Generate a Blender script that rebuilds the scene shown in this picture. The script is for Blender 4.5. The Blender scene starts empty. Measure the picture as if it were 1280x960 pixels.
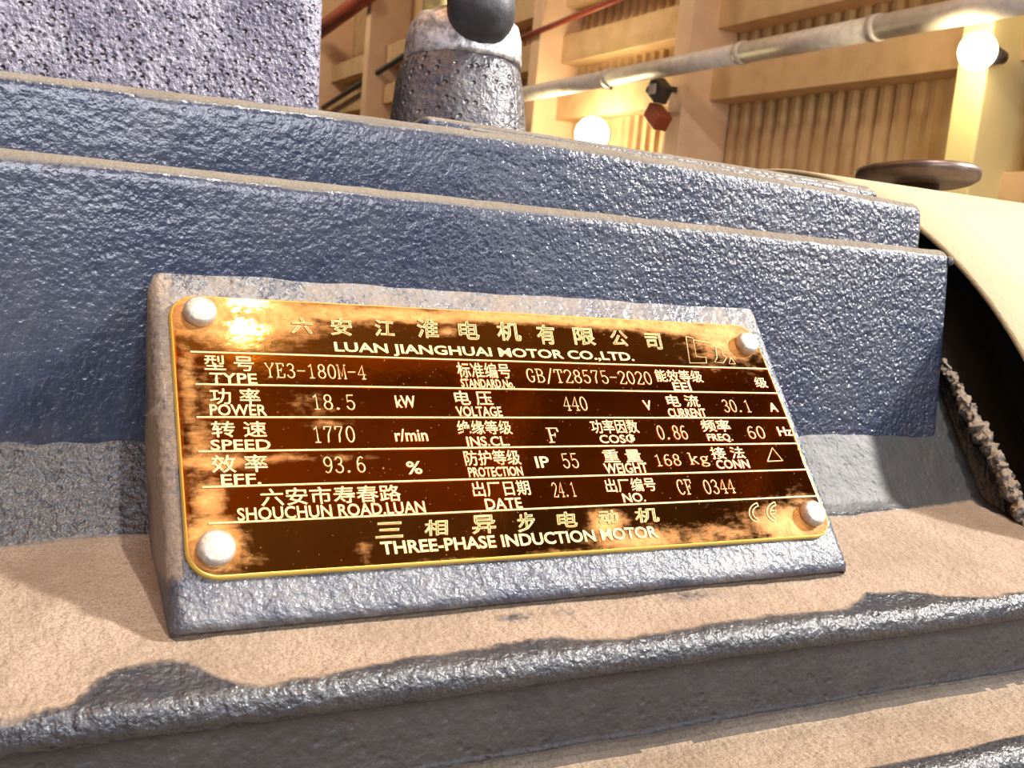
import bpy, bmesh, math, random
from mathutils import Vector, Matrix, noise
random.seed(7)
C = bpy.context.scene.collection
PI = math.pi
# ------------------------------------------------------------------ camera
H0 = 1.2                                     # camera height above the floor
FPX = 1238.95
RX = Vector((0.8941472557, -0.4451931415, 0.0479974147))    # camera right
RD = Vector((0.0163047856, -0.0747492594, -0.9970690559))   # camera down
RF = Vector((0.4474760764, 0.8923091476, -0.0595780664))    # camera forward
ORG = Vector((0, 0, H0))
cd = bpy.data.cameras.new('camera'); cam = bpy.data.objects.new('camera', cd); C.objects.link(cam)
cam.matrix_world = Matrix(((RX.x, -RD.x, -RF.x, 0), (RX.y, -RD.y, -RF.y, 0), (RX.z, -RD.z, -RF.z, H0), (0, 0, 0, 1)))
cd.sensor_width = 36; cd.lens = 36 * FPX / 1280; cd.clip_start = .01; cd.clip_end = 100
cd.dof.use_dof = True; cd.dof.focus_distance = .235; cd.dof.aperture_fstop = 60
S = bpy.context.scene
S.camera = cam
S.view_settings.view_transform = 'Standard'; S.view_settings.look = 'None'
S.view_settings.exposure = -.32; S.view_settings.gamma = 1; S.view_settings.use_curve_mapping = False
# ------------------------------------------------------------------ world and big lights
w = bpy.data.worlds.new('world'); S.world = w; w.use_nodes = True
bg = w.node_tree.nodes['Background']; bg.inputs[0].default_value = (.50, .47, .44, 1); bg.inputs[1].default_value = .13

def area(name, d, dist, sx, sy, power, col, spread=PI, aim=(.1, .2, 0)):
    """area lamp in direction d (seen from the motor) at a distance, facing the motor"""
    l = bpy.data.lights.new(name, 'AREA'); l.shape = 'RECTANGLE'; l.size = sx; l.size_y = sy
    l.energy = power; l.color = col; l.spread = spread
    o = bpy.data.objects.new(name, l); C.objects.link(o)
    t = Vector(aim) + ORG; d = Vector(d).normalized()
    o.location = t + d * dist
    o.rotation_euler = d.to_track_quat('Z', 'Y').to_euler()
    return o
# this lamp is the one mirrored in the upper left of the nameplate: direction = mirrored line of sight there
area('high_bay_light', (.20414, -.31333, .92744), 3.0, .085, .055, 80, (1, .93, .82), aim=(.04403, .21116, .00123))
area('side_bay_light', (3, -1.0, 2.0), 3.0, .15, .15, 240, (1, .96, .90))
area('roof_light', (.02, -1, .43), 3.2, 1.8, .75, 88, (.93, .92, 1))
area('window_light', (1.15, -1, .16), 3.2, 1.0, 1.1, 22, (.90, .94, 1))
area('added_up_light', (-.9, .1, 1.1), 4.2, 3, 3, 480, (1, .66, .36))  # added fill lamp, only brightens the ceiling that the nameplate mirrors
bpy.data.objects['added_up_light'].rotation_euler = (PI, 0, 0)
area('door_light', (-.32, -1, -.10), 3.2, .5, .9, 6, (1, .97, .95))

# ------------------------------------------------------------------ projection helpers (measuring the photograph)
def ray(px, py):
    return RX * ((px - 640) / FPX) + RD * ((py - 480) / FPX) + RF
def at_y(px, py, y):
    r = ray(px, py); return ORG + r * (y / r.y)
def on_plane(px, py, p0, n):
    r = ray(px, py); return ORG + r * ((p0 - ORG).dot(n) / r.dot(n))
# nameplate frame
PA = Vector((1, 0, 0))
TH = math.radians(35.5)
BL = Vector((0.02779244, 0.17695577, -0.04672591)) + ORG
PB = Vector((0, math.sin(TH), math.cos(TH)))            # replaced below by the measured direction
PB = (Vector((0.02779244, 0.21218461, 0.0026631)) + ORG - BL).normalized()
PN = PA.cross(PB)                                        # outward (towards the camera and up)
def uv(px, py):
    p = on_plane(px, py, BL, PN) - BL
    return p.dot(PA), p.dot(PB)
PW, PH = .150, .06067

# ------------------------------------------------------------------ node helpers
def mat(name):
    m = bpy.data.materials.new(name); m.use_nodes = True
    nt = m.node_tree; b = nt.nodes['Principled BSDF']
    return m, nt, b
class N:
    def __init__(s, nt): s.nt = nt
    def n(s, t, **k):
        x = s.nt.nodes.new(t)
        for a, v in k.items(): setattr(x, a, v)
        return x
    def l(s, a, b): s.nt.links.new(a, b)
    def coord(s, kind='Object'): return s.n('ShaderNodeTexCoord').outputs[kind]
    def noise(s, co, scale, detail=3, rough=.5):
        x = s.n('ShaderNodeTexNoise'); x.inputs['Scale'].default_value = scale
        x.inputs['Detail'].default_value = detail; x.inputs['Roughness'].default_value = rough
        s.l(co, x.inputs['Vector']); return x.outputs['Fac']
    def voro(s, co, scale, feature='F1'):
        x = s.n('ShaderNodeTexVoronoi', feature=feature); x.inputs['Scale'].default_value = scale
        s.l(co, x.inputs['Vector']); return x.outputs['Distance']
    def math(s, op, a, b=None, clamp=False):
        x = s.n('ShaderNodeMath', operation=op, use_clamp=clamp)
        for i, v in enumerate((a, b)):
            if v is None: continue
            if isinstance(v, (int, float)): x.inputs[i].default_value = v
            else: s.l(v, x.inputs[i])
        return x.outputs[0]
    def ramp(s, f, a, b, lo=0., hi=1.):
        x = s.n('ShaderNodeMapRange', interpolation_type='SMOOTHSTEP')
        for i, v in zip(('From Min', 'From Max', 'To Min', 'To Max'), (a, b, lo, hi)): x.inputs[i].default_value = v
        s.l(f, x.inputs['Value']); return x.outputs[0]
    def mix(s, f, a, b):
        x = s.n('ShaderNodeMix', data_type='RGBA')
        if isinstance(f, (int, float)): x.inputs[0].default_value = f
        else: s.l(f, x.inputs[0])
        for i, v in ((6, a), (7, b)):
            if isinstance(v, tuple): x.inputs[i].default_value = (*v, 1)
            else: s.l(v, x.inputs[i])
        return x.outputs[2]
    def bump(s, h, dist, strength=1., normal=None):
        x = s.n('ShaderNodeBump'); x.inputs['Distance'].default_value = dist; x.inputs['Strength'].default_value = strength
        s.l(h, x.inputs['Height'])
        if normal: s.l(normal, x.inputs['Normal'])
        return x.outputs[0]
    def attr(s, name): return s.n('ShaderNodeAttribute', attribute_name=name).outputs['Fac']
    def nz(s):
        g = s.n('ShaderNodeNewGeometry'); x = s.n('ShaderNodeSeparateXYZ'); s.l(g.outputs['Normal'], x.inputs[0]); return x.outputs['Z']

def flat(name, col, rough=.5, metal=0., emit=None, grain=None, bump=None):
    m, nt, b = mat(name); q = N(nt)
    b.inputs['Base Color'].default_value = (*col, 1); b.inputs['Roughness'].default_value = rough; b.inputs['Metallic'].default_value = metal
    if grain:
        co = q.coord(); f = q.noise(co, grain[0], 5, .6)
        q.l(q.mix(q.ramp(f, .35, .7), col, grain[1]), b.inputs['Base Color'])
        if bump: q.l(q.bump(f, bump), b.inputs['Normal'])
    if emit: b.inputs['Emission Color'].default_value = (*emit[0], 1); b.inputs['Emission Strength'].default_value = emit[1]
    return m

def paint(name, base=(.030, .048, .090), scale=620, height=.0009, rough=.33, dustcol=(.44, .35, .265), top=1.0, pits=.5, film=.12, nz0=.62, nz1=.92, filmcol=(.34, .32, .30), xfade=False, pit_shade=None):
    """hammered blue enamel over cast iron with dust lying on faces that look up and where the mesh attribute 'dust' says so"""
    m, nt, b = mat(name); q = N(nt); co = q.coord()
    n1 = q.noise(co, scale, 3, .55); v = q.voro(co, scale * .55, 'SMOOTH_F1'); n2 = q.noise(co, scale * .22, 3)
    n3 = q.noise(co, 60, 4, .6); n4 = q.noise(co, scale * 2.6, 2)
    # dust mask
    d = q.ramp(q.nz(), nz0, nz1)
    d = q.math('MULTIPLY', d, top)
    d = q.math('ADD', d, q.attr('dust'))
    br = q.math('ADD', q.math('MULTIPLY', q.math('SUBTRACT', n1, .5), .9), q.math('MULTIPLY', q.math('SUBTRACT', n3, .5), .9))
    d = q.math('ADD', d, q.math('MULTIPLY', br, .55))
    mask = q.ramp(d, .32, .74)
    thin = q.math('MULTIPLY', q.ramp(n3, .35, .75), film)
    dust_c = q.mix(q.ramp(n3, .3, .72), dustcol, (dustcol[0] * .72, dustcol[1] * .70, dustcol[2] * .68))
    dust_c = q.mix(q.ramp(n4, .44, .62, 0, .8), dust_c, (dustcol[0] * .6, dustcol[1] * .56, dustcol[2] * .5))
    blue = q.mix(q.ramp(n2, .35, .7), base, (base[0] * 1.5, base[1] * 1.35, base[2] * 1.25))
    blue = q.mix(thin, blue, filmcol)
    if pit_shade: blue = q.mix(q.ramp(q.voro(co, scale * .62), .22, .42), pit_shade, blue)  # shade inside the pits, put into the colour
    q.l(q.mix(mask, blue, dust_c), b.inputs['Base Color']); q.l(q.ramp(mask, 0, 1, .85, .3), b.inputs['Specular IOR Level'])
    q.l(q.ramp(mask, 0, 1, rough, .86), b.inputs['Roughness'])
    hgt = q.math('ADD', n1, q.math('MULTIPLY', v, .8))
    pit = q.ramp(q.voro(co, scale * .42), .10, .30)
    hgt = q.math('ADD', hgt, q.math('MULTIPLY', pit, pits))
    hgt = q.math('ADD', hgt, q.math('MULTIPLY', n2, .8))
    hh = q.math('MULTIPLY', hgt, q.ramp(mask, 0, 1, 1, .7))
    if xfade:
        sx = q.n('ShaderNodeSeparateXYZ'); q.l(co, sx.inputs[0]); hh = q.math('MULTIPLY', hh, q.ramp(sx.outputs['X'], -.10, .05, .25, 1.))
    q.l(q.bump(hh, height), b.inputs['Normal'])
    return m

M = {}
M['blue'] = paint('blue_hammered_enamel', base=(.016, .026, .058), scale=1050, height=.00062, xfade=True, rough=.25, film=.10, nz0=.30, nz1=.95, pits=.3, top=.8, dustcol=(.27, .235, .19))
M['box'] = paint('blue_enamel_pitted_cover_glare', base=(.085, .08, .14), scale=1150, height=.0006, pits=2.2, rough=.36, film=.8, filmcol=(.42, .39, .47), pit_shade=(.012, .014, .04), nz0=.3)  # reflected glare put into the pale base and film colours
M['pad'] = paint('blue_enamel_dusty_pad', base=(.030, .040, .068), scale=1050, height=.0005, rough=.3, top=0, film=.6, pits=.15, filmcol=(.30, .30, .30))
M['frame'] = paint('blue_enamel_cast_frame', base=(.024, .028, .038), scale=1000, height=.0006, rough=.3, top=0, film=.45, pits=.12, dustcol=(.365, .28, .208), filmcol=(.085, .08, .076))
M['recess'] = paint('grey_brown_recess_wall', base=(.034, .030, .030), scale=700, height=.0003, rough=.55, top=0, film=.3, filmcol=(.09, .08, .07), dustcol=(.12, .10, .085))
M['facet'] = paint('grey_matt_frame_facet', base=(.024, .026, .029), scale=900, height=.00018, rough=.6, top=0, film=.8, filmcol=(.034, .033, .031), dustcol=(.365, .28, .208))
M['gland'] = paint('grey_blue_cast_gland', base=(.045, .045, .06), scale=700, height=.0007, pits=1.4, film=.3, top=.15)
M['black'] = flat('black_interior', (.012, .011, .012), .7)
M['dark_iron'] = flat('dark_iron', (.03, .03, .032), .6, grain=(80, (.055, .05, .048)), bump=.001)
M['crust'] = paint('dusty_rough_casting_seam', base=(.10, .09, .08), scale=520, height=.0016, top=1.2, nz0=-.1, nz1=.6, dustcol=(.50, .42, .33))
M['ridge'] = M['crust']
M['rubber'] = flat('black_rubber', (.030, .030, .034), .55, grain=(120, (.07, .068, .07)), bump=.0006)
M['earth'] = flat('yellow_sleeve', (.75, .60, .22), .5, grain=(300, (.55, .42, .14)))
M['disc'] = flat('brown_steel', (.10, .065, .055), .38, .55, grain=(60, (.17, .12, .10)))

def mk_zinc():
    m, nt, b = mat('dull_zinc'); q = N(nt); co = q.coord()
    f = q.noise(co, 260, 5, .65); g = q.noise(co, 90, 3)
    c = q.mix(q.ramp(f, .35, .62), (.30, .29, .29), (.78, .77, .76)); c = q.mix(q.ramp(g, .60, .70, 0, .75), c, (.08, .075, .07))
    q.l(c, b.inputs['Base Color']); b.inputs['Metallic'].default_value = .55; q.l(q.ramp(f, .3, .7, .55, .30), b.inputs['Roughness'])
    q.l(q.bump(f, .0006), b.inputs['Normal']); return m
M['zinc'] = mk_zinc()
def mk_rivet():
    m, nt, b = mat('aluminium_rivet'); q = N(nt); co = q.coord()
    f = q.noise(co, 900, 5, .6); g = q.noise(co, 260, 3)
    c = q.mix(q.ramp(f, .3, .75), (.42, .37, .29), (.60, .56, .50)); c = q.mix(q.ramp(g, .55, .75, 0, .6), c, (.34, .26, .17))
    q.l(c, b.inputs['Base Color']); b.inputs['Metallic'].default_value = .35; b.inputs['Roughness'].default_value = .42
    q.l(q.bump(f, .00015), b.inputs['Normal']); return m
M['rivet'] = mk_rivet()
def mk_cowl():
    m, nt, b = mat('tan_dusty_cowl'); q = N(nt); co = q.coord()
    f = q.noise(co, 14, 5, .6); g = q.noise(co, 90, 5, .6); k = q.noise(co, 900, 2)
    c = q.mix(q.ramp(f, .52, .70), (.47, .40, .25), (.42, .27, .17)); c = q.mix(q.ramp(g, .45, .8, 0, .5), c, (.42, .35, .22))
    q.l(c, b.inputs['Base Color']); b.inputs['Roughness'].default_value = .85; q.l(q.bump(k, .0003), b.inputs['Normal']); return m
M['cowl'] = mk_cowl()
def mk_plate():
    m, nt, b = mat('copper_gold_mirror_plate'); q = N(nt); co = q.coord()
    sx = q.n('ShaderNodeMapping'); q.l(co, sx.inputs[0]); sx.inputs['Scale'].default_value = (1, 3.2, 1)
    st = q.noise(sx.outputs[0], 170, 6, .7); f = q.noise(co, 420, 5, .65); g = q.noise(co, 60, 4, .6); sp = q.noise(co, 1300, 2)
    d = q.math('ADD', q.math('MULTIPLY', q.attr('dust'), .9), q.math('MULTIPLY', q.math('SUBTRACT', st, .5), .9))
    d = q.math('ADD', d, q.math('MULTIPLY', q.math('SUBTRACT', f, .5), .75))
    mask = q.ramp(d, .17, .80)
    spk = q.ramp(sp, .70, .76, 0, .7); mask = q.math('MAXIMUM', mask, q.math('MULTIPLY', spk, .6))
    panel = q.attr('panel')
    cln = q.mix(panel, (.52, .29, .085), (.85, .235, .016)); cln = q.mix(q.ramp(g, .35, .7, 0, .5), cln, (.50, .15, .015))
    dc = q.mix(q.ramp(f, .3, .7), (.66, .33, .10), (.46, .17, .035))
    q.l(cln, b.inputs['Base Color']); b.inputs['Metallic'].default_value = 1; b.inputs['Roughness'].default_value = .03
    h = q.math('ADD', q.math('MULTIPLY', f, .3), g)
    q.l(q.bump(h, .00004), b.inputs['Normal'])
    b2 = q.n('ShaderNodeBsdfPrincipled'); q.l(dc, b2.inputs['Base Color']); b2.inputs['Roughness'].default_value = .55
    b2.inputs['Metallic'].default_value = .15; b2.inputs['Specular IOR Level'].default_value = .2
    q.l(q.bump(f, .0003), b2.inputs['Normal'])
    mx = q.n('ShaderNodeMixShader'); q.l(mask, mx.inputs[0]); q.l(b.outputs[0], mx.inputs[1]); q.l(b2.outputs[0], mx.inputs[2])
    q.l(mx.outputs[0], nt.nodes['Material Output'].inputs['Surface']); return m
M['plate'] = mk_plate()
M['gold_edge'] = flat('gold_edge', (.95, .66, .14), .35, .6)
M['letter'] = flat('pale_gold_etching', (.84, .60, .28), .55, .2, grain=(500, (.76, .48, .18)))

# ------------------------------------------------------------------ object helpers
def put(name, me, m, parent=None, mw=None, smooth=True):
    me.name = name
    o = bpy.data.objects.new(name, me); C.objects.link(o)
    if m and not me.materials: me.materials.append(m)
    if smooth:
        for p in me.polygons: p.use_smooth = True
    if mw is not None: o.matrix_world = mw
    if parent: o.parent = parent
    return o
def bm_mesh(bm, name='m'):
    me = bpy.data.meshes.new(name); bm.normal_update(); bm.to_mesh(me); bm.free(); return me
def tag(o, label, cat=None, group=None, kind=None):
    o['label'] = label
    if cat: o['category'] = cat
    if group: o['group'] = group
    if kind: o['kind'] = kind
    return o
def empty(name, loc, label, cat, **k):
    o = bpy.data.objects.new(name, None); C.objects.link(o); o.location = loc; o.empty_display_size = .05
    return tag(o, label, cat, **k)
def z(v): return Vector(v) + ORG

def rbox(x0, x1, y0, y1, z0, z1, bev=.002, seg=4, cuts=0, warp=None, jitter=0, edge=.0):
    """rounded box in camera-height coordinates, optionally cut along X and bent by warp(x) in Z"""
    bm = bmesh.new(); bmesh.ops.create_cube(bm, size=1)
    for v in bm.verts:
        v.co = Vector((x0 + (v.co.x + .5) * (x1 - x0), y0 + (v.co.y + .5) * (y1 - y0), z0 + (v.co.z + .5) * (z1 - z0)))
    if bev: bmesh.ops.bevel(bm, geom=bm.edges[:], offset=bev, segments=seg, profile=.5, affect='EDGES')
    for i in range(1, cuts):
        x = x0 + (x1 - x0) * i / cuts
        bmesh.ops.bisect_plane(bm, geom=bm.verts[:] + bm.edges[:] + bm.faces[:], plane_co=(x, 0, 0), plane_no=(1, 0, 0))
    lay = bm.verts.layers.float.new('dust')
    if edge:
        for zc_ in (.0012, .0024, .0036, .005, .007):
            bmesh.ops.bisect_plane(bm, geom=bm.verts[:] + bm.edges[:] + bm.faces[:], plane_co=(0, 0, z1 - bev - zc_), plane_no=(0, 0, 1))
    for v in bm.verts:
        if edge:
            t = (z1 - bev * .6 - v.co.z) / .0034
            v[lay] = edge * max(0, 1 - max(0, t)) + .12 * noise.noise(v.co * 90)
        if warp: v.co.z += warp(v.co.x)
        if jitter:
            v.co += v.normal * jitter * noise.noise(v.co * 160)
        v.co += ORG
    return bm
def lathe(prof, seg=48, axis='Z'):
    """prof: list of (r, h)"""
    bm = bmesh.new(); rings = []
    for r, h in prof:
        ring = []
        for i in range(seg):
            a = 2 * PI * i / seg
            p = (r * math.cos(a), r * math.sin(a), h) if axis == 'Z' else (h, r * math.cos(a), r * math.sin(a))
            ring.append(bm.verts.new(p))
        rings.append(ring)
    for a, b in zip(rings, rings[1:]):
        for i in range(seg):
            j = (i + 1) % seg
            bm.faces.new((a[i], a[j], b[j], b[i]))
    for ring in (rings[0], rings[-1]):
        try: bm.faces.new(ring)
        except ValueError: pass
    bmesh.ops.recalc_face_normals(bm, faces=bm.faces[:])
    return bm
def tube(pts, rad, seg=12, caps=True):
    bm = bmesh.new(); rings = []; pts = [Vector(p) for p in pts]
    ref = Vector((0.31, .2, .93)).normalized()
    for i, p in enumerate(pts):
        t = (pts[min(i + 1, len(pts) - 1)] - pts[max(i - 1, 0)]).normalized()
        a = t.cross(ref).normalized(); b = t.cross(a)
        r = rad[i] if isinstance(rad, (list, tuple)) else rad
        rings.append([bm.verts.new(p + (a * math.cos(2 * PI * k / seg) + b * math.sin(2 * PI * k / seg)) * r) for k in range(seg)])
    for a, b in zip(rings, rings[1:]):
        for i in range(seg):
            j = (i + 1) % seg; bm.faces.new((a[i], a[j], b[j], b[i]))
    if caps: bm.faces.new(rings[0]); bm.faces.new(rings[-1])
    bmesh.ops.recalc_face_normals(bm, faces=bm.faces[:])
    return bm
def box(c, sx, sy, sz, ax=None, bev=0):
    """box with centre c; ax = 3 axes"""
    ax = ax or (Vector((1, 0, 0)), Vector((0, 1, 0)), Vector((0, 0, 1)))
    bm = bmesh.new(); bmesh.ops.create_cube(bm, size=1)
    for v in bm.verts: v.co = Vector((v.co.x * sx, v.co.y * sy, v.co.z * sz))
    if bev: bmesh.ops.bevel(bm, geom=bm.edges[:], offset=bev, segments=2, profile=.5, affect='EDGES')
    for v in bm.verts: v.co = c + ax[0] * v.co.x + ax[1] * v.co.y + ax[2] * v.co.z
    bmesh.ops.recalc_face_normals(bm, faces=bm.faces[:])
    return bm
def interp(pts, x):
    if x <= pts[0][0]: return pts[0][1]
    for (a, b), (c, d) in zip(pts, pts[1:]):
        if x <= c: return b + (d - b) * (x - a) / (c - a)
    return pts[-1][1]

# ================================================================== THE MOTOR
motor = empty('electric_motor', (.15, .36, H0 - .36), 'blue cast iron electric motor with a copper coloured nameplate, dusty, filling the foreground', 'electric motor')
MI = motor.matrix_world.inverted() if False else Matrix.Translation(-Vector((.15, .36, H0 - .36)))
def part(name, bm, m, parent=motor, smooth=True, label=None):
    me = bm if isinstance(bm, bpy.types.Mesh) else bm_mesh(bm)
    if parent is motor: me.transform(MI)
    o = put(name, me, m, parent, smooth=smooth)
    if label: o['label'] = label
    return o

YF = .217                                    # front face of the terminal box
# --- cast frame: one profile swept along the axis ------------------
prof = [(.262, .055), (.240, -.006 + .0), (.2287, -.0079), (YF, -.0282), (.2062, -.0468)]
def arc(cy, cz, r, a0, a1, n):
    return [(cy + r * math.cos(math.radians(a0 + (a1 - a0) * i / n)), cz + r * math.sin(math.radians(a0 + (a1 - a0) * i / n))) for i in range(n + 1)]
shelf_back = (.2062, -.0468); shelf_front = (.1605, -.0605)
prof = [(.2450, .0205), (.2287, -.0079), (YF, -.0282), (.2082, -.0434)]
prof += [(.2065, -.0458), (.2035, -.0477)]
prof += [(.1630, -.0602)]
prof += arc(.1608, -.0640, .0036, 100, 265, 10)                      # rounded rim
prof += [(.1640, -.0680), (.1672, -.0695), (.1676, -.0720), (.1668, -.0835)]   # recessed wall under the rim
prof += [(.1600, -.0850), (.1400, -.0842)]
prof += arc(.1352, -.0875, .0035, 75, 262, 8)                        # rim of the lower fin
prof += [(.1420, -.0930), (.1500, -.0990), (.1500, -.1160)]
def resample(pr, step):
    out = [pr[0]]
    for a, b in zip(pr, pr[1:]):
        L = math.hypot(b[0] - a[0], b[1] - a[1]); n = max(1, int(L / step))
        for i in range(1, n + 1): out.append((a[0] + (b[0] - a[0]) * i / n, a[1] + (b[1] - a[1]) * i / n))
    return out
pr = resample(prof, .0011)
# lower limit of the dust (where hands wiped it off), measured on the shelf
sh_p = Vector((0, .2035, -.0477)) + ORG; sh_n = Vector((0, -.0125, .0405)).normalized()
wipe_px = [(-200, 930), (0, 908), (85, 893), (112, 862), (150, 836), (205, 826), (255, 834), (290, 858), (340, 862), (420, 846), (520, 822), (640, 806), (700, 800), (780, 806), (860, 788), (960, 772), (1060, 764), (1085, 744), (1130, 738), (1180, 746), (1240, 752), (1290, 742), (1500, 715)]
wipe = []
for a, b in wipe_px:
    p = on_plane(a, b, sh_p, sh_n); wipe.append((p.x, p.y))
back_px = [(0, 689), (205, 672), (300, 672), (700, 660), (1050, 645), (1215, 627), (1250, 642), (1290, 668), (1330, 700)]
backl = []
for a, b in back_px:
    p = on_plane(a, b, sh_p, sh_n); backl.append((p.x, p.y))
spots = []                                     # faintly wiped places on the shelf
for a, b, ra, rb, k in ((645, 772, .006, .0022, .45), (706, 766, .005, .002, .4), (870, 745, .012, .003, .35), (960, 742, .012, .002, .25), (330, 800, .008, .003, .2), (520, 790, .01, .002, .2), (1110, 700, .006, .002, .2)):
    p = on_plane(a, b, sh_p, sh_n); spots.append((p.x, p.y, ra, rb, k))
def build_frame():
    X0, X1, st = -.10, .46, .0016
    nx = int((X1 - X0) / st); vs = []; du = []
    for i in range(nx + 1):
        x = X0 + (X1 - X0) * i / nx
        wy = interp(wipe, x); by = interp(backl, x)
        for (y, zz) in pr:
            rough_ = noise.noise(Vector((x * 55, y * 55, zz * 55))) * .0005 + noise.noise(Vector((x * 230, y * 230, zz * 230))) * .00022
            vs.append((x, y - rough_ * .5, zz + rough_ + H0))
            d = 0.
            if zz > -.0625 and y < .2072:
                jit = noise.noise(Vector((x * 180, y * 180, 3))) * .0011
                t1 = (y - wy + jit) / .0022; t0 = (by - .0003 - y + jit * .3) / .0012
                d = max(0, min(1, t1 * .5 + .5)) * max(0, min(1, t0 * .5 + .7))
                d *= .92 + .25 * noise.noise(Vector((x * 30, y * 30, 9)))
                for sx_, sy_, ra, rb, k in spots: d -= k * math.exp(-((x - sx_) / ra) ** 2 - ((y - sy_) / rb) ** 2)
            elif zz >= -.0625: d = .16 if x < .03 else .10
            if zz < -.0836 and zz > -.0872 and y < .166: d = .85 * max(0, min(1, (y - .1365) / .002 + noise.noise(Vector((x * 60, 1, 4)))*.5))
            if -.0836 < zz < -.066 and y > .163: d = .12
            du.append(d)
    n = len(pr); fs = []
    for i in range(nx):
        for j in range(n - 1):
            a = i * n + j; fs.append((a, a + 1, a + n + 1, a + n))
    me = bpy.data.meshes.new('cast_frame'); me.from_pydata(vs, [], fs); me.update()
    me.materials.append(M['frame']); me.materials.append(M['recess']); me.materials.append(M['facet'])
    for p in me.polygons:
        c = p.center
        if -.0848 < c.z - H0 < -.0672 and c.y > .1608 or c.z - H0 < -.0905: p.material_index = 1
        elif c.x > .12 and c.y > .2036 and c.z - H0 > -.0485: p.material_index = 2
    at = me.attributes.new('dust', 'FLOAT', 'POINT'); at.data.foreach_set('value', du)
    me.flip_normals() if me.polygons[n].normal.y > 0 else None
    return me
part('cast_frame', build_frame(), M['frame'], label='dusty stepped frame casting')

# --- terminal box body (the big block behind the plate) ------------------
w2 = [(-.15, -.0010), (0, .0004), (.03, .0000), (.12, .0004), (.20, .0), (.26, -.0014)]
part('terminal_box', rbox(-.13, .2605, YF, .33, -.034, .0297, .0040, 6, 70, lambda x: 0, .00022, .40), M['blue'], label='blue hammered terminal box body')
bm = bmesh.new(); bmesh.ops.create_icosphere(bm, subdivisions=2, radius=.0016)
for v in bm.verts: v.co += z((.2592, YF + .0009, .0262))
part('casting_nub', bm, M['blue'])
# flange on top of it
def w1(x): return interp([(-.13, -.0008), (-.005, .0), (.06, .0013), (.12, .0018), (.19, .0004), (.26, -.0018)], x)
part('box_flange', rbox(-.13, .2520, .2215, .33, .024, .0452, .0036, 6, 60, w1, .00022, .40), M['blue'], label='blue hammered upper flange')
# cover gasket steps
def lipbox(x0, x1, y, z1, r):
    return rbox(x0, x1, y, .345, .040, z1, r, 4, 40, lambda x: -.012 * max(0, x - .10), 0, .4)
part('cover_lip', lipbox(.0905, .2455, .2370, .0518, .0022), M['blue'])
part('cover_lip', lipbox(.1010, .2440, .2335, .0498, .0016), M['blue'])
# tall box at the left
part('terminal_cover', rbox(-.14, .0640, .2350, .345, .0400, .1400, .0042, 5, 20, None, .0003), M['box'], label='tall pitted blue box cover with grey glare')

# --- nameplate pad (tilted boss) ------------------
def pad_mesh():
    off = -.0012
    O = BL + PN * off
    # corners on the tilted plane, measured from the photograph
    def pp(px, py): return on_plane(px, py, O, PN)
    tl, tr, br, bl = pp(184, 328), pp(941, 379), pp(1066, 711), pp(215, 792)
    nu, nv = 130, 56; bm = bmesh.new(); lay = bm.verts.layers.float.new('dust'); g = []
    for j in range(nv + 1):
        row = []
        for i in range(nu + 1):
            s, t = i / nu, j / nv
            p = (bl * (1 - s) + br * s) * (1 - t) + (tl * (1 - s) + tr * s) * t
            e = min(s * .165, (1 - s) * .165)
            rr = .0022
            if e < rr: p = p - PN * (rr - math.sqrt(max(0, rr * rr - (rr - e) ** 2)))
            eb = t * .07
            if eb < rr: p = p - PN * (rr - math.sqrt(max(0, rr * rr - (rr - eb) ** 2))) * .5
            p = p + PN * noise.noise(p * 90) * .00025
            v = bm.verts.new(p)
            a, b = (p - BL).dot(PA), (p - BL).dot(PB)
            d = 0.08
            if b > PH - .002: d = .50
            if a < .0: d = max(d, .62 * max(0, min(1, (b + .004) / .006)))
            v[lay] = d + .12 * noise.noise(p * 120)
            row.append(v)
        g.append(row)
    for j in range(nv):
        for i in range(nu): bm.faces.new((g[j][i], g[j][i + 1], g[j + 1][i + 1], g[j + 1][i]))
    # sides go back into the casting
    for edge in ([g[j][0] for j in range(nv + 1)], [g[j][nu] for j in range(nv + 1)], g[0]):
        back = [bm.verts.new(v.co + Vector((0, .045 if v.co.y < .2 else .02, -.004))) for v in edge]
        for v in back: v[lay] = .5
        for a in range(len(edge) - 1): bm.faces.new((edge[a], back[a], back[a + 1], edge[a + 1]))
    bmesh.ops.recalc_face_normals(bm, faces=bm.faces[:])
    if sum((f.normal.dot(PN) for f in list(bm.faces)[:200])) < 0: bmesh.ops.reverse_faces(bm, faces=bm.faces[:])
    return bm
part('nameplate_pad', pad_mesh(), M['pad'], label='tilted blue boss under the nameplate')

# --- nameplate ------------------
PMW = Matrix(((PA.x, PB.x, PN.x, BL.x), (PA.y, PB.y, PN.y, BL.y), (PA.z, PB.z, PN.z, BL.z), (0, 0, 0, 1)))
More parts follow.
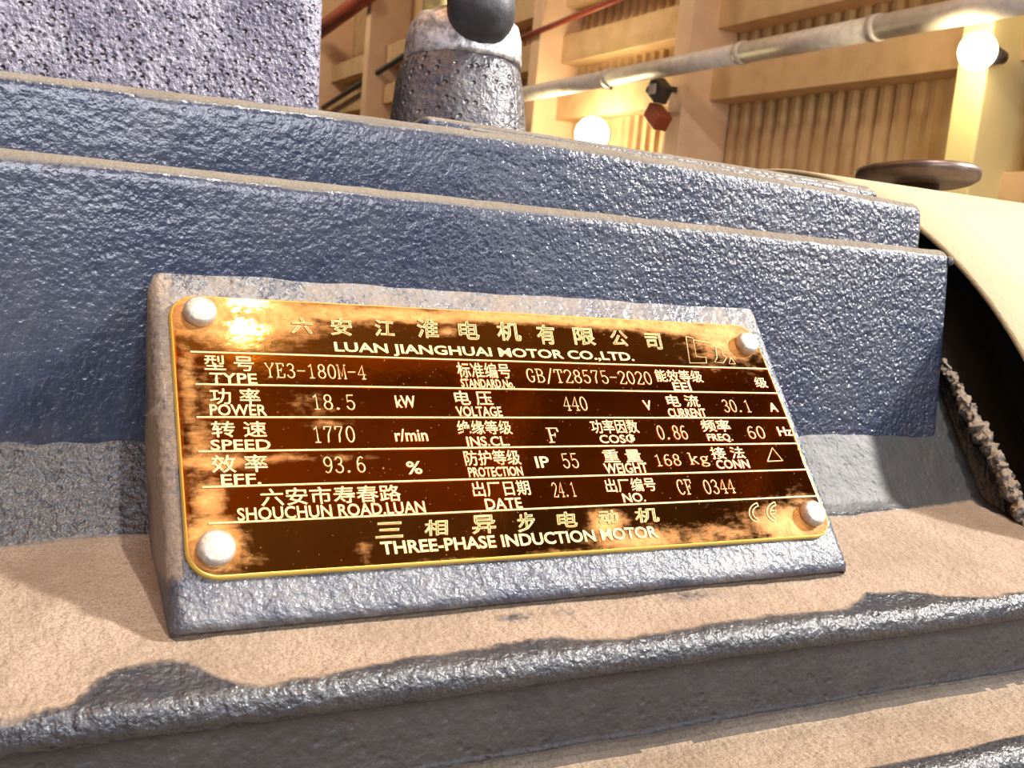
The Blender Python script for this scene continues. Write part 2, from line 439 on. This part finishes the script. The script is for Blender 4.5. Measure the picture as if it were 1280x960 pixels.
# dust blobs on the plate: px, py, half-width px, half-height px, strength
blobs = [(262, 392, 60, 30, 1.1), (330, 395, 75, 26, 1.0), (420, 392, 70, 14, .85), (505, 394, 90, 9, 1.0), (620, 396, 100, 7, 1.0), (760, 402, 110, 9, 1.05),
         (845, 408, 60, 12, .9), (905, 420, 40, 26, 1.0), (890, 452, 38, 14, .45), (300, 428, 80, 16, .6), (236, 480, 14, 70, .75), (255, 500, 26, 60, .5),
         (250, 560, 24, 60, .7), (265, 520, 30, 12, .45), (268, 578, 50, 10, .85), (350, 573, 60, 7, .65), (430, 572, 40, 6, .5), (385, 505, 36, 18, .5), (410, 530, 26, 8, .7),
         (262, 625, 22, 30, .8), (265, 680, 36, 36, 1.1), (300, 700, 30, 12, .7), (455, 685, 10, 26, .55), (760, 655, 24, 16, .9), (800, 675, 60, 16, .8), (900, 668, 80, 16, .75), (990, 655, 55, 24, .9),
         (700, 690, 40, 5, .6), (550, 702, 80, 5, .5), (940, 625, 60, 6, .3), (1000, 625, 20, 14, .7), (300, 470, 40, 20, .35), (520, 470, 50, 8, .15), (935, 460, 18, 16, .4), (560, 415, 14, 8, .6)]
bl2 = []
for a, b, c, d, s in blobs:
    u, v = uv(a, b); u1, _ = uv(a + c, b); _, v1 = uv(a, b - d); bl2.append((u, v, abs(u1 - u), abs(v1 - v), s if (s > .79 or v > .052) else s * .72))
def plate_dust(u, v):
    s = 0
    for a, b, c, d, k in bl2:
        q = ((u - a) / c) ** 2 + ((v - b) / d) ** 2
        if q < 5: s = max(s, k * math.exp(-q * .8))
    return s
def plate_mesh():
    r = .0052; nu, nv = 220, 96; bm = bmesh.new(); ld = bm.verts.layers.float.new('dust'); lp = bm.verts.layers.float.new('panel')
    lows = []
    def inset(v):
        e = min(v, PH - v)
        return 0 if e >= r else r - math.sqrt(max(0, r * r - (r - e) ** 2))
    vsamp = []
    for j in range(nv + 1):
        t = j / nv
        if t < .12: vv = r * (1 - math.cos(t / .12 * PI / 2))
        elif t > .88: vv = PH - r * (1 - math.cos((1 - t) / .12 * PI / 2))
        else: vv = r + (PH - 2 * r) * (t - .12) / .76
        vsamp.append(vv)
    g = []
    for vv in vsamp:
        i0 = inset(vv); row = []
        for i in range(nu + 1):
            u = i0 + (PW - 2 * i0) * i / nu
            x = bm.verts.new((u, vv, .00012 * noise.noise(Vector((u * 28, vv * 28, 0)))))
            x[ld] = plate_dust(u, vv); x[lp] = 1 if .0100 < vv < .0470 else 0
            row.append(x)
        g.append(row)
    for j in range(nv):
        for i in range(nu): bm.faces.new((g[j][i], g[j][i + 1], g[j + 1][i + 1], g[j + 1][i]))
    loop = g[0] + [g[j][nu] for j in range(1, nv)] + g[nv][::-1] + [g[j][0] for j in range(nv - 1, 0, -1)]
    c = Vector((PW / 2, PH / 2, 0)); prev = loop
    n = len(loop)
    for off, dz in ((.00035, -.00018), (.0005, -.0005), (.0005, -.00115)):
        cur = []
        for k, v in enumerate(loop):
            a, b = loop[k - 1].co, loop[(k + 1) % n].co
            t = (b - a); nn = Vector((t.y, -t.x, 0))
            nn = nn.normalized() if nn.length > 1e-9 else Vector((0, 0, 0))
            x = bm.verts.new((v.co.x + nn.x * off, v.co.y + nn.y * off, dz)); cur.append(x)
        for k in range(n):
            f = bm.faces.new((prev[k], cur[k], cur[(k + 1) % n], prev[(k + 1) % n])); f.material_index = 1
        prev = cur
    bmesh.ops.recalc_face_normals(bm, faces=bm.faces[:])
    if sum(f.normal.z for f in list(bm.faces)[:500]) < 0: bmesh.ops.reverse_faces(bm, faces=bm.faces[:])
    return bm_mesh(bm)
pm = plate_mesh(); pm.materials.append(M['plate']); pm.materials.append(M['gold_edge'])
plate = put('nameplate', pm, None, motor, smooth=True)
plate.matrix_world = Matrix.Translation(-Vector((.15, .36, H0 - .36))) @ PMW if False else PMW
plate.parent = motor; plate.matrix_parent_inverse = MI
plate['label'] = 'copper gold nameplate with etched bilingual text'

def rivet(px, py, rad=.0033):
    u, v = uv(px, py)
    bm = lathe([(.0001, .0026), (rad * .5, .00256), (rad * .78, .0024), (rad * .93, .0021), (rad, .0014), (rad, .0006), (rad * .97, -.0002)], 40)
    o = put('rivet', bm_mesh(bm), M['rivet'], plate); o.location = (u, v, 0); return o
rivet(249, 393); rivet(931, 432, .0031); rivet(269, 688, .0034); rivet(1013, 644, .0032)
for vv, a, b in ((.0470, .003, .1502), (.0395, .0035, .1500), (.0321, .0032, .1500), (.0247, .003, .1497), (.0173, .0032, .1497), (.0100, .0038, .1497)):
    bm = box(Vector(((a + b) / 2, vv, .00014)), b - a, .00034, .00012)
    put('ruled_line', bm_mesh(bm), M['letter'], plate, smooth=False)

# ---- lettering
def curve_mesh(cu, name):
    o = bpy.data.objects.new('tmp', cu); C.objects.link(o)
    dg = bpy.context.evaluated_depsgraph_get(); me = bpy.data.meshes.new_from_object(o.evaluated_get(dg))
    bpy.data.objects.remove(o); bpy.data.curves.remove(cu); me.materials.clear(); me.name = name
    return me
def fit(me, u0, u1, v0, v1, zz, shear=0.):
    xs = [v.co.x for v in me.vertices]; ys = [v.co.y for v in me.vertices]; zs = [v.co.z for v in me.vertices]
    ax, bx, ay, by, az, bz = min(xs), max(xs), min(ys), max(ys), min(zs), max(zs)
    for v in me.vertices:
        t = (v.co.y - ay) / max(by - ay, 1e-9)
        v.co.x = u0 + (v.co.x - ax) / max(bx - ax, 1e-9) * (u1 - u0) + shear * t
        v.co.y = v0 + t * (v1 - v0)
        v.co.z = zz + ((v.co.z - az) / (bz - az) * .00016 if bz - az > 1e-6 else 0)
def pxbox(x0, x1, y0, y1):
    xm, ym = (x0 + x1) / 2, (y0 + y1) / 2
    return uv(x0, ym)[0], uv(x1, ym)[0], uv(xm, y1)[1], uv(xm, y0)[1]
def text(s, x0, x1, y0, y1, bold=.012, outline=False, space=1., shear=0.):
    cu = bpy.data.curves.new('t', 'FONT'); cu.body = s; cu.size = 1; cu.resolution_u = 3; cu.space_character = space
    if outline: cu.fill_mode = 'NONE'; cu.bevel_depth = .028; cu.bevel_resolution = 0; cu.resolution_u = 2
    else: cu.offset = bold
    me = curve_mesh(cu, 'lettering')
    if not me.vertices: return
    fit(me, *pxbox(x0, x1, y0, y1), .00017 if not outline else .00005, shear)
    put('lettering', me, M['letter'], plate, smooth=False)
def el(cx, cy, rx, ry, a0=0, a1=360, n=14):
    return [(cx + rx * math.cos(math.radians(a0 + (a1 - a0) * i / n)), cy + ry * math.sin(math.radians(a0 + (a1 - a0) * i / n))) for i in range(n + 1)]
G = {
 '0': [el(.5, 1, .38, 1, 0, 360, 20)],
 '1': [[(.22, 1.68), (.42, 1.8), (.52, 2), (.52, 0)], [(.25, 0), (.8, 0)]],
 '2': [el(.5, 1.5, .36, .5, 170, -30, 10) + [(.14, .12), (.12, 0), (.86, 0), (.9, .3)]],
 '3': [el(.48, 1.53, .32, .47, 160, -85, 10) + [(.4, 1.06)], [(.5, 1.06)] + el(.48, .52, .38, .54, 85, -165, 10)],
 '4': [[(.7, 0), (.7, 2), (.08, .62), (.95, .62)], [(.48, 0), (.92, 0)]],
 '5': [[(.84, 2), (.24, 2), (.2, 1.05)] + el(.48, .62, .37, .62, 125, -165, 12)],
 '6': [[(.8, 1.8), (.6, 2), (.36, 1.85), (.17, 1.3), (.14, .6)] + el(.5, .58, .36, .58, 180, -180, 16)],
 '7': [[(.14, 1.65), (.16, 2), (.88, 2), (.5, 1.0), (.44, 0)]],
 '8': [el(.5, 1.52, .31, .48, -90, 270, 16), el(.5, .53, .37, .53, 90, 450, 16)],
 '9': [[(.2, .2), (.4, 0), (.64, .15), (.83, .7), (.86, 1.4)] + el(.5, 1.42, .36, .58, 0, 360, 16)],
 '-': [[(.08, 1), (.92, 1)]], '.': [[(.28, .0), (.40, .12), (.28, .2), (.2, .1), (.28, 0)]], ' ': [], '/': [[(.12, -.2), (.88, 2.2)]],
 'Y': [[(.08, 2), (.5, 1.05), (.92, 2)], [(.5, 1.05), (.5, 0)], [(.3, 0), (.7, 0)], [(0, 2), (.25, 2)], [(.75, 2), (1, 2)]],
 'E': [[(.06, 0), (.88, 0), (.92, .5)], [(.06, 2), (.84, 2), (.86, 1.6)], [(.24, 0), (.24, 2)], [(.24, 1.02), (.62, 1.02), (.62, .75), (.62, 1.3)]],
 'M': [[(.16, 0), (.16, 2), (.5, .3), (.84, 2), (.84, 0)], [(0, 0), (.3, 0)], [(.7, 0), (1, 0)], [(0, 2), (.2, 2)], [(.8, 2), (1, 2)]],
 'G': [[(.84, 1.45), (.8, 2), (.78, 1.75)] + el(.52, 1, .42, 1, 50, 320, 16) + [(.82, .85)], [(.6, .85), (.98, .85)]],
 'B': [[(.05, 0), (.22, 0), (.22, 2), (.05, 2)], [(.22, 2), (.55, 2)] + el(.52, 1.53, .3, .47, 80, -85, 8) + [(.22, 1.05)], [(.55, 1.05)] + el(.52, .52, .38, .52, 75, -85, 8) + [(.22, 0)]],
 'T': [[(.04, 1.55), (.08, 2), (.92, 2), (.96, 1.55)], [(.5, 2), (.5, 0)], [(.28, 0), (.72, 0)]],
 'F': [[(.05, 0), (.5, 0)], [(.05, 2), (.9, 2), (.94, 1.5)], [(.26, 0), (.26, 2)], [(.26, 1.0), (.66, 1.0), (.66, .7), (.66, 1.3)]],
 'C': [[(.86, 1.4), (.84, 2), (.78, 1.8)] + el(.52, 1, .42, 1, 50, 320, 18)],
 'k': [[(.05, 2), (.24, 2), (.24, 0)], [(.05, 0), (.42, 0)], [(.24, .55), (.8, 1.3)], [(.42, .8), (.9, 0)], [(.6, 1.3), (.95, 1.3)]],
 'g': [el(.45, .95, .3, .38, 0, 360, 12), el(.48, -.1, .38, .3, 0, 360, 12), [(.3, .6), (.2, .35), (.7, .2)], [(.7, 1.25), (.95, 1.35)]],
}
def polystroke(lines, wd, name='lettering'):
    cu = bpy.data.curves.new('s', 'CURVE'); cu.dimensions = '3D'; cu.bevel_depth = wd; cu.bevel_resolution = 1; cu.use_fill_caps = True
    for ln in lines:
        sp = cu.splines.new('POLY'); sp.points.add(len(ln) - 1)
        for p, (a, b) in zip(sp.points, ln): p.co = (a, b, 0, 1)
    return curve_mesh(cu, name)
def serif(s, x0, x1, y0, y1, wd=.085, pitch=1.12):
    lines = []
    for i, ch in enumerate(s):
        for ln in G[ch]: lines.append([(x + i * pitch, y) for x, y in ln])
    me = polystroke(lines, wd); fit(me, *pxbox(x0, x1, y0, y1), .00008)
    put('lettering', me, M['letter'], plate, smooth=False)
def pxline(lines, wd=.00016):
    me = polystroke([[uv(a, b) for a, b in ln] for ln in lines], wd)
    for v in me.vertices: v.co.z = .00012 + v.co.z * .4
    put('lettering', me, M['letter'], plate, smooth=False)

for ch, a, b, c, d in (('六', 362, 389, 398, 418), ('安', 411, 438, 398, 420), ('江', 466, 491, 400, 421), ('淮', 519, 546, 399, 423), ('电', 571, 597, 402, 425), ('机', 619, 649, 403, 427),
                       ('有', 669, 692, 406, 431), ('限', 715, 742, 410, 432), ('公', 761, 783, 413, 433), ('司', 805, 825, 417, 437),
                       ('三', 467, 502, 653, 673), ('相', 528, 558, 650, 670), ('异', 587, 618, 644, 668), ('步', 644, 667, 641, 666), ('电', 694, 720, 640, 660), ('动', 746, 771, 638, 656), ('机', 791, 822, 635, 654)):
    text(ch, a, b, c, d, outline=True, shear=.0006)
text('LUAN JIANGHUAI MOTOR CO.,LTD.', 419, 790, 434.5, 449, .022)
text('THREE-PHASE INDUCTION MOTOR', 474, 824, 667.5, 683, .022)
for s, a, b, c, d in (('型 号', 255, 317, 445, 464), ('功 率', 262, 325, 486, 506), ('转 速', 264, 333, 527, 547), ('效 率', 264, 334, 569, 591), ('六安市寿春路', 325, 501, 608.5, 630),
                      ('标准编号', 571, 637, 454, 473), ('电 压', 568, 615, 489, 507), ('绝缘等级', 571, 639, 526, 543.5), ('防护等级', 580, 650, 563, 582), ('出厂日期', 590, 662, 601.5, 620.5),
                      ('能效等级', 819, 877, 463, 478), ('级', 943, 958, 472, 485), ('电 流', 833, 873, 494, 509), ('功率因数', 738, 797, 525, 542), ('频率', 876, 912, 525, 540), ('重 量', 753, 801, 562, 578),
                      ('接 法', 888, 930, 559, 574), ('出厂编号', 756, 819, 598, 615)):
    text(s, a, b, c, d, .007)
for s, a, b, c, d in (('TYPE', 262, 321, 467, 480), ('POWER', 262, 333, 506, 520), ('SPEED', 263, 338, 550, 563), ('EFF.', 276, 326, 593, 606.5), ('SHOUCHUN ROAD.LUAN', 296, 532, 631, 646.5),
                      ('STANDARD.No.', 576, 642, 474.5, 485), ('VOLTAGE', 570, 627, 508.5, 521), ('INS.CL.', 583, 636, 546, 558), ('PROTECTION', 585, 653, 584, 596), ('DATE', 606, 652, 623, 636.5),
                      ('EEI', 841, 863, 478.5, 489), ('CURRENT', 835, 882, 511, 522), ('COSΦ', 749, 795, 543, 554.5), ('FREQ.', 884, 915, 542.5, 553), ('WEIGHT', 755, 809, 579, 592), ('CONN', 895, 936, 575, 586),
                      ('NO.', 778, 806, 616.5, 628), ('kW', 494, 519, 495, 510), ('r/min', 493, 534, 536.5, 552), ('%', 508, 527, 577, 593), ('V', 804, 814, 501, 513), ('A', 961, 971, 504, 515), ('Hz', 972, 989, 534, 545), ('IP', 669, 686, 571, 585)):
    text(s, a, b, c, d, .014)
for s, a, b, c, d in (('YE3-180M-4', 331, 456, 455.5, 474), ('18.5', 391, 443, 493.5, 513), ('1770', 392, 443, 533, 554), ('93.6', 404, 456, 571, 592), ('GB/T28575-2020', 658, 813, 462, 481), ('440', 703, 733, 496, 514),
                      ('30.1', 903, 936, 500, 516), ('F', 684, 699, 535, 554), ('0.86', 821, 858, 532, 550), ('60', 934, 955, 533, 549), ('55', 702, 722, 567, 586), ('168', 819, 850, 568, 583), ('kg', 861, 886, 566, 584),
                      ('24.1', 690, 718, 603, 622), ('CF', 846, 865, 599.5, 619), ('0344', 879, 917, 599.5, 618)):
    serif(s, a, b, c, d)
pxline([[(959, 577), (965, 560), (978, 576), (959, 577)]])
def band(cx, cy, rx, ry, a0, a1, th):
    o = el(cx, cy, rx, ry, a0, a1, 14); i = el(cx, cy, rx - th, ry - th * .9, a1, a0, 14); return [o + i + [o[0]]]
pxline(band(951, 641, 15, 13, 250, 110, 4.5) + band(973, 640, 15, 13, 250, 110, 4.5) + [[(962, 639), (969, 638), (969, 642), (962, 643)]])
pxline([[(857, 421), (866, 423), (870, 446), (882, 447), (883, 454), (862, 454), (857, 421)], [(866, 425), (889, 430)], [(894, 434), (901, 436), (903, 444), (908, 447), (904, 454), (893, 453), (896, 447), (894, 434)], [(913, 447), (919, 455), (911, 455), (913, 447)]], .00012)

# --- cowl (round housing at the right) ------------------
CY, CZ, CR = .3364, -.1008, .1700
def cowl(r, x0, x1, th):
    seg = 160; bm = bmesh.new(); rings = []
    pf = [(x0 + .0008, r - th), (x0, r - th + .0006), (x0, r - .0006), (x0 + .0008, r), (x0 + .03, r), (x0 + .10, r), (x1, r), (x1, r - th)]
    pf.append(pf[0])
    for x, rr in pf[:-1]:
        rings.append([bm.verts.new((x, CY + rr * math.cos(2 * PI * i / seg), H0 + CZ + rr * math.sin(2 * PI * i / seg))) for i in range(seg)])
    m = len(rings)
    for k in range(m):
        a, b = rings[k], rings[(k + 1) % m]
        for i in range(seg):
            j = (i + 1) % seg; bm.faces.new((a[i], a[j], b[j], b[i]))
    bmesh.ops.recalc_face_normals(bm, faces=bm.faces[:]); return bm
part('fan_cowl', cowl(CR, .2720, .60, .0020), M['cowl'], label='tan dusty round cowl')
bm = lathe([(.0001, .262), (.130, .262), (.135, .266), (.135, .30), (.167, .31), (.167, .315), (.0001, .315)], 96, 'X')
for v in bm.verts: v.co += Vector((0, CY, H0 + CZ))
part('end_bracket', bm, M['black'])
bm = lathe([(.0001, -.10), (.115, -.10), (.115, .266), (.0001, .266)], 96, 'X')
for v in bm.verts: v.co += Vector((0, CY + .0, H0 + CZ))
part('stator_body', bm, M['dark_iron'])
# rough casting seam beside the terminal box
def at_x(px, py, x):
    rr = ray(px, py); return ORG + rr * (x / rr.x)
SEAM = [(1179, 452), (1190, 472), (1203, 496), (1222, 532), (1243, 572), (1262, 610), (1280, 645), (1300, 684), (1325, 735)]
def seam():
    pw = [at_x(a, b, .2675) for a, b in SEAM]
    fine = []
    for a, b in zip(pw, pw[1:]):
        for i in range(16): fine.append(a.lerp(b, i / 16))
    bm = tube(fine, [(.0011 + .0013 * min(1, i / 50)) * (1 + .25 * math.sin(i * .37) * math.sin(i * .83 + 1)) for i in range(len(fine))], 22)
    for v in bm.verts:
        c = v.co.copy()
        for f, am in ((330, .0010), (1000, .0009)):
            v.co += Vector((noise.noise(c * f), noise.noise(c * f + Vector((5, 5, 5))), noise.noise(c * f + Vector((9, 1, 3))))) * am
    return bm
part('casting_seam', seam(), M['ridge'], label='rough dusty casting seam')
def seam_wall():
    bm = bmesh.new(); a = [at_x(x, y, .2685) for x, y in SEAM]
    t = [bm.verts.new(p) for p in a]; u = [bm.verts.new(p + Vector((.030, .030, .004))) for p in a]
    d = [bm.verts.new(p + Vector((-.001, .004, -.03))) for p in a]
    for r1, r2 in ((t, u), (t, d)):
        for i in range(len(a) - 1): bm.faces.new((r1[i], r1[i + 1], r2[i + 1], r2[i]))
    bmesh.ops.recalc_face_normals(bm, faces=bm.faces[:]); return bm
part('frame_shoulder', seam_wall(), M['frame'])
# feet
for fx in (.0, .26):
    part('foot', rbox(fx - .03, fx + .03, .20, .52, -.36, -.24, .004, 2), M['frame'])

# --- cable gland ------------------
GX, GY = .1390, .330
part_gl = lathe([(.0001, .046), (.0262, .046), (.0254, .058), (.0242, .070), (.0226, .083), (.0215, .0885), (.0195, .0915), (.0001, .0915)], 64)
for v in part_gl.verts: v.co += Vector((GX, GY, H0)); v.co += v.normal * .0004 * noise.noise(v.co * 200)
gl = part('cable_gland', part_gl, M['gland'], label='conical pitted cast cable gland')
bm = lathe([(.0001, .0905), (.0206, .0905), (.0209, .092), (.0207, .0985), (.0195, .1035), (.0165, .1065), (.0100, .1075), (.0001, .1075)], 56)
for v in bm.verts: v.co += Vector((GX + .001, GY, H0)); v.co += v.normal * .0008 * noise.noise(v.co * 120)
part('gland_clamp', bm, M['zinc'], label='dull silver metal clamp on the gland')
cb = []
p0 = at_y(603, 30, .3085)
for i in range(101):
    t = i / 100
    cb.append(p0 + Vector((.0012 * t * 8, .006 * t * 6, -.0060 + .12 * t)))
rad = [.0116 * math.sqrt(max(.0009, 1 - (1 - min(1, i / 9)) ** 2)) for i in range(101)]
bm = tube(cb, rad, 32)
cable = put('power_cable', bm_mesh(bm), M['rubber']); tag(cable, 'thick black rubber cable rising out of the gland on top of the blue motor', 'cable')
ya = at_y(547, 26, .338)
bm = tube([ya + Vector((0, 0, -.012)), ya + Vector((-.0003, .0005, .01)), ya + Vector((-.001, .001, .05))], .0052, 20)
ye = put('conduit_sleeve', bm_mesh(bm), M['earth']); tag(ye, 'pale yellow sleeve rising beside the black cable above the gland', 'cable sleeve')

# ================================================================== round disc behind the cowl
dc = at_y(1146, 221, .40)
bm = lathe([(.0001, -.0048), (.026, -.0048), (.0290, -.0040), (.0322, -.0020), (.0330, .0010), (.0325, .0034), (.0310, .0042), (.0001, .0046)], 72)
for v in bm.verts: v.co += dc
rc = part('round_cap', bm, M['disc'], label='round brown steel cap standing over the tan cowl')
zc = H0 + CZ + math.sqrt(CR ** 2 - (dc.y - CY) ** 2) - .008
bm = lathe([(.012, zc), (.012, dc.z - .004)], 24)
for v in bm.verts: v.co += Vector((dc.x, dc.y, 0))
me = bm_mesh(bm); me.transform(MI); put('post', me, M['disc'], rc)

# ================================================================== BUILDING
M['floor'] = flat('grey_concrete', (.22, .20, .18), .8, grain=(6, (.30, .27, .24)))
M['ceil'] = flat('brown_roof_sheet', (.50, .36, .24), .8, grain=(2, (.60, .42, .27)))
M['panel'] = flat('tan_wall_sheet', (.62, .44, .25), .7, grain=(5, (.50, .33, .17)))
M['girt'] = flat('tan_girt', (.66, .46, .26), .65, grain=(6, (.55, .37, .20)))
M['column'] = flat('peach_column', (.80, .57, .38), .6, grain=(5, (.74, .50, .33)))
M['yellow'] = flat('lamp_lit_yellow', (.80, .70, .34), .6)  # column colour that stands in for the lamp's yellow light
M['pipe'] = flat('grey_pipe', (.66, .61, .58), .45, 0, grain=(20, (.52, .47, .44)))
M['red'] = flat('red_oxide', (.30, .06, .03), .55)
M['lampblack'] = flat('lamp_housing', (.05, .045, .04), .5)
M['glow'] = flat('lamp_glass', (1, .95, .8), .3, emit=((1, .90, .62), 28))

def struct(name, bm, m, label):
    o = put(name, bm_mesh(bm), m, smooth=False); tag(o, label, kind='structure'); return o
struct('floor', box(Vector((2, 6, -.05)), 16, 34, .1), M['floor'], 'grey concrete workshop floor')
# side wall of the workshop, running away from the camera
e1 = -(RX * .461 + RD * .168 - RF * .871).normalized()             # horizontal, away from the camera
vd = Vector((0, 0, 1)); e3 = e1.cross(vd).normalized()
if e3.x > 0: e3 = -e3                                              # towards the workshop
e2 = e3.cross(e1).normalized()
if e2.z < 0: e2 = -e2
W0 = ORG + ray(900, 100) * 6.0
AX = (e1, e3, e2)
def wpt(px, py, off=0.):
    p = on_plane(px, py, W0 + e3 * off, e3) - W0; return p.dot(e1), p.dot(e2)
def wbox(s0, s1, o0, o1, h0, h1, bev=0):
    c = W0 + e1 * ((s0 + s1) / 2) + e3 * ((o0 + o1) / 2) + e2 * ((h0 + h1) / 2)
    return box(c, abs(s1 - s0), abs(o1 - o0), abs(h1 - h0), AX, bev)
HB, HT = -3.2, 4.6
wall = struct('wall_right', wbox(-6, 24, -.35, -.25, HB, HT), M['panel'], 'tan sheet-clad workshop side wall with columns and girts')
def wpart(name, bm, m, parent=wall, smooth=False): return put(name, bm_mesh(bm), m, parent, smooth=smooth)
edges = [1275, 893, 702]
sn = [wpt(e, 100)[0] for e in edges]
step = (sn[2] - sn[0]) / 2
print('columns s', sn, step)
cols = [sn[0] - step, sn[0], sn[1], sn[2]] + [sn[2] + step * k for k in (1, 2, 3, 4, 5, 6)]
for k, s in enumerate(cols):
    wpart('column', wbox(s, s + .15, -.25, .22, HB, HT, .01), M['yellow'] if k in (1,) else M['column'])
# girts
hA0 = wpt(884, 127)[1]; hA1 = wpt(884, 84)[1]; hB0 = wpt(899, 37)[1]; hB1 = hB0 + (hA1 - hA0)
print('girts', hA0, hA1, hB0)
rows = [(hA0, hA1), (hB0, hB1), (hB0 + (hB0 - hA0), hB1 + (hB0 - hA0)), (hA0 - (hB0 - hA0) * 1.6, hA1 - (hB0 - hA0) * 1.6)]
for a, b in rows:
    wpart('girt', wbox(-6, 24, -.25, .02, a, b, .006), M['girt'])
# corrugated sheets, one per bay between girts
def corr(s0, s1, h0, h1):
    bm = bmesh.new(); pitch = .105; n = int((s1 - s0) / pitch); prev = None
    for k in range(n):
        for f, o in ((0, 0), (.42, 0), (.55, .028), (.87, .028)):
            s = s0 + (k + f) * (s1 - s0) / n
            p = W0 + e1 * s + e3 * (-.16 + o)
            cur = (bm.verts.new(p + e2 * h0), bm.verts.new(p + e2 * h1))
            if prev: bm.faces.new((prev[0], cur[0], cur[1], prev[1]))
            prev = cur
    bmesh.ops.recalc_face_normals(bm, faces=bm.faces[:])
    return bm
hs = sorted([r for r in rows]); 
for a, b in zip(cols, cols[1:]):
    for (l0, l1), (u0, u1) in zip(hs, hs[1:]):
        wpart('corrugated_sheet', corr(a + .16, b - .01, l1 - .02, u0 + .02), M['panel'])
# red conduit and brace
def wline(px0, py0, px1, py1, off, r, name, m, parent=wall, seg=10):
    a = on_plane(px0, py0, W0 + e3 * off, e3); b = on_plane(px1, py1, W0 + e3 * off, e3)
    return wpart(name, tube([a, b], r, seg), m, parent, True)
wline(646, 50, 790, -8, .24, .022, 'conduit', M['red'])
wline(395, 42, 470, -14, .30, .09, 'brace', M['red'])
wline(380, 150, 520, 60, .10, .03, 'brace', M['lampblack'])
o = wpart('door_frame', wbox(wpt(1330, 200)[0] - .2, wpt(1291, 200)[0], -.25, .02, HB, HT), M['red'])
# ceiling with beams
cl = struct('ceiling', box(Vector((2, 6, H0 + 5.2)), 16, 34, .1), M['ceil'], 'brown sheet roof of the workshop')
for k in range(9):
    put('beam', bm_mesh(box(Vector((2, -8 + k * 3.2, H0 + 4.95)), 16, .28, .42)), M['girt'], cl, smooth=False)
for k in range(6):
    put('purlin', bm_mesh(box(Vector((-4 + k * 2.3, 6, H0 + 5.05)), .12, 34, .2)), M['girt'], cl, smooth=False)
# the long pipe
pa = on_plane(560, 135.5, W0 + e3 * .42, e3); pb = on_plane(1345, -12, W0 + e3 * .42, e3)
pp_ = empty('wall_pipe', pa.lerp(pb, .5), 'long grey metal pipe running in front of the tan wall columns', 'pipe')
PI_ = Matrix.Translation(-pa.lerp(pb, .5))
def ppart(name, bm, m):
    me = bm_mesh(bm); me.transform(PI_); return put(name, me, m, pp_)
dv = (pb - pa)
cuts = [0.0, on_plane(762, 98, W0 + e3 * .42, e3), on_plane(928, 68, W0 + e3 * .42, e3), on_plane(1096, 35, W0 + e3 * .42, e3), 1.0]
ts = [0] + [(c - pa).dot(dv) / dv.length_squared for c in cuts[1:4]] + [1]
for a, b in zip(ts, ts[1:]):
    ppart('pipe_length', tube([pa + dv * a, pa + dv * b], .054, 28), M['pipe'])
for t in ts[1:4]:
    ppart('pipe_collar', tube([pa + dv * (t - .004), pa + dv * (t + .004)], .060, 28), M['pipe'])
ppart('hanger', tube([pa + dv * .40, pa + dv * .40 - e3 * .2 ], .02, 10), M['lampblack'])
# flood lamp and red fitting on the column
def small(px, py, off, name, m, w_, h_, d_, label, cat):
    c = on_plane(px, py, W0 + e3 * off, e3)
    ax3 = (e1 * .8 + e2 * .6, e3, e2 * .8 - e1 * .6)
    o = empty(name, c, label, cat)
    bm = box(Vector((0, 0, 0)), w_, d_, h_, ax3, .01)
    put('housing', bm_mesh(bm), m, o, smooth=False)
    bm = box(e3 * (-d_ / 2 - .06) + e2 * .02, .03, .14, .03, AX)
    put('bracket', bm_mesh(bm), M['lampblack'], o, smooth=False)
    return o
fl = small(824, 113, .34, 'flood_lamp', M['lampblack'], .13, .11, .10, 'small black flood lamp hanging below the grey pipe', 'lamp')
bm = box(e3 * .052, .07, .01, .06, AX); put('lens', bm_mesh(bm), M['pipe'], fl, smooth=False)
small(822, 146, .30, 'alarm_box', M['red'], .16, .10, .10, 'small red fitting on the column below the flood lamp', 'fitting')
# glowing lamps
def glow(px, py, off, r, energy, label):
    c = on_plane(px, py, W0 + e3 * off, e3)
    o = empty('wall_lamp', c, label, 'lamp', group='glaring lamps on the workshop wall')
    bm = bmesh.new(); bmesh.ops.create_uvsphere(bm, u_segments=24, v_segments=16, radius=r); put('bulb', bm_mesh(bm), M['glow'], o)
    put('lamp_bracket', bm_mesh(tube([-e3 * r * .9, -e3 * (off - .18)], [r * .6, r * .35], 16)), M['lampblack'], o)
    l = bpy.data.lights.new('lamp_light', 'POINT'); l.energy = energy; l.color = (1, .80, .42); l.shadow_soft_size = r * 1.05
    lo = bpy.data.objects.new('lamp_light', l); C.objects.link(lo); lo.location = c + e3 * (r * 1.3)
    return o
glow(1222, 64, .34, .075, 13, 'glaring lamp at the top right, in front of the column coloured by its yellow light')
glow(740, 168, .16, .12, 45, 'glaring lamp low behind the blue motor, between two columns')
# warm high-bay lamps over the side wall
for k, s in enumerate((-1.0, 2.0, 6.5, 12.0)):
    l = bpy.data.lights.new('wall_flood', 'AREA'); l.shape = 'DISK'; l.size = .8; l.energy = (36, 55, 80, 100)[k]; l.color = (1, .80, .55)
    o = bpy.data.objects.new('wall_flood', l); C.objects.link(o)
    o.location = W0 + e1 * s + e3 * 2.2 + e2 * 2.6
    o.rotation_euler = (o.location - (W0 + e1 * s + e2 * .2)).to_track_quat('Z', 'Y').to_euler()
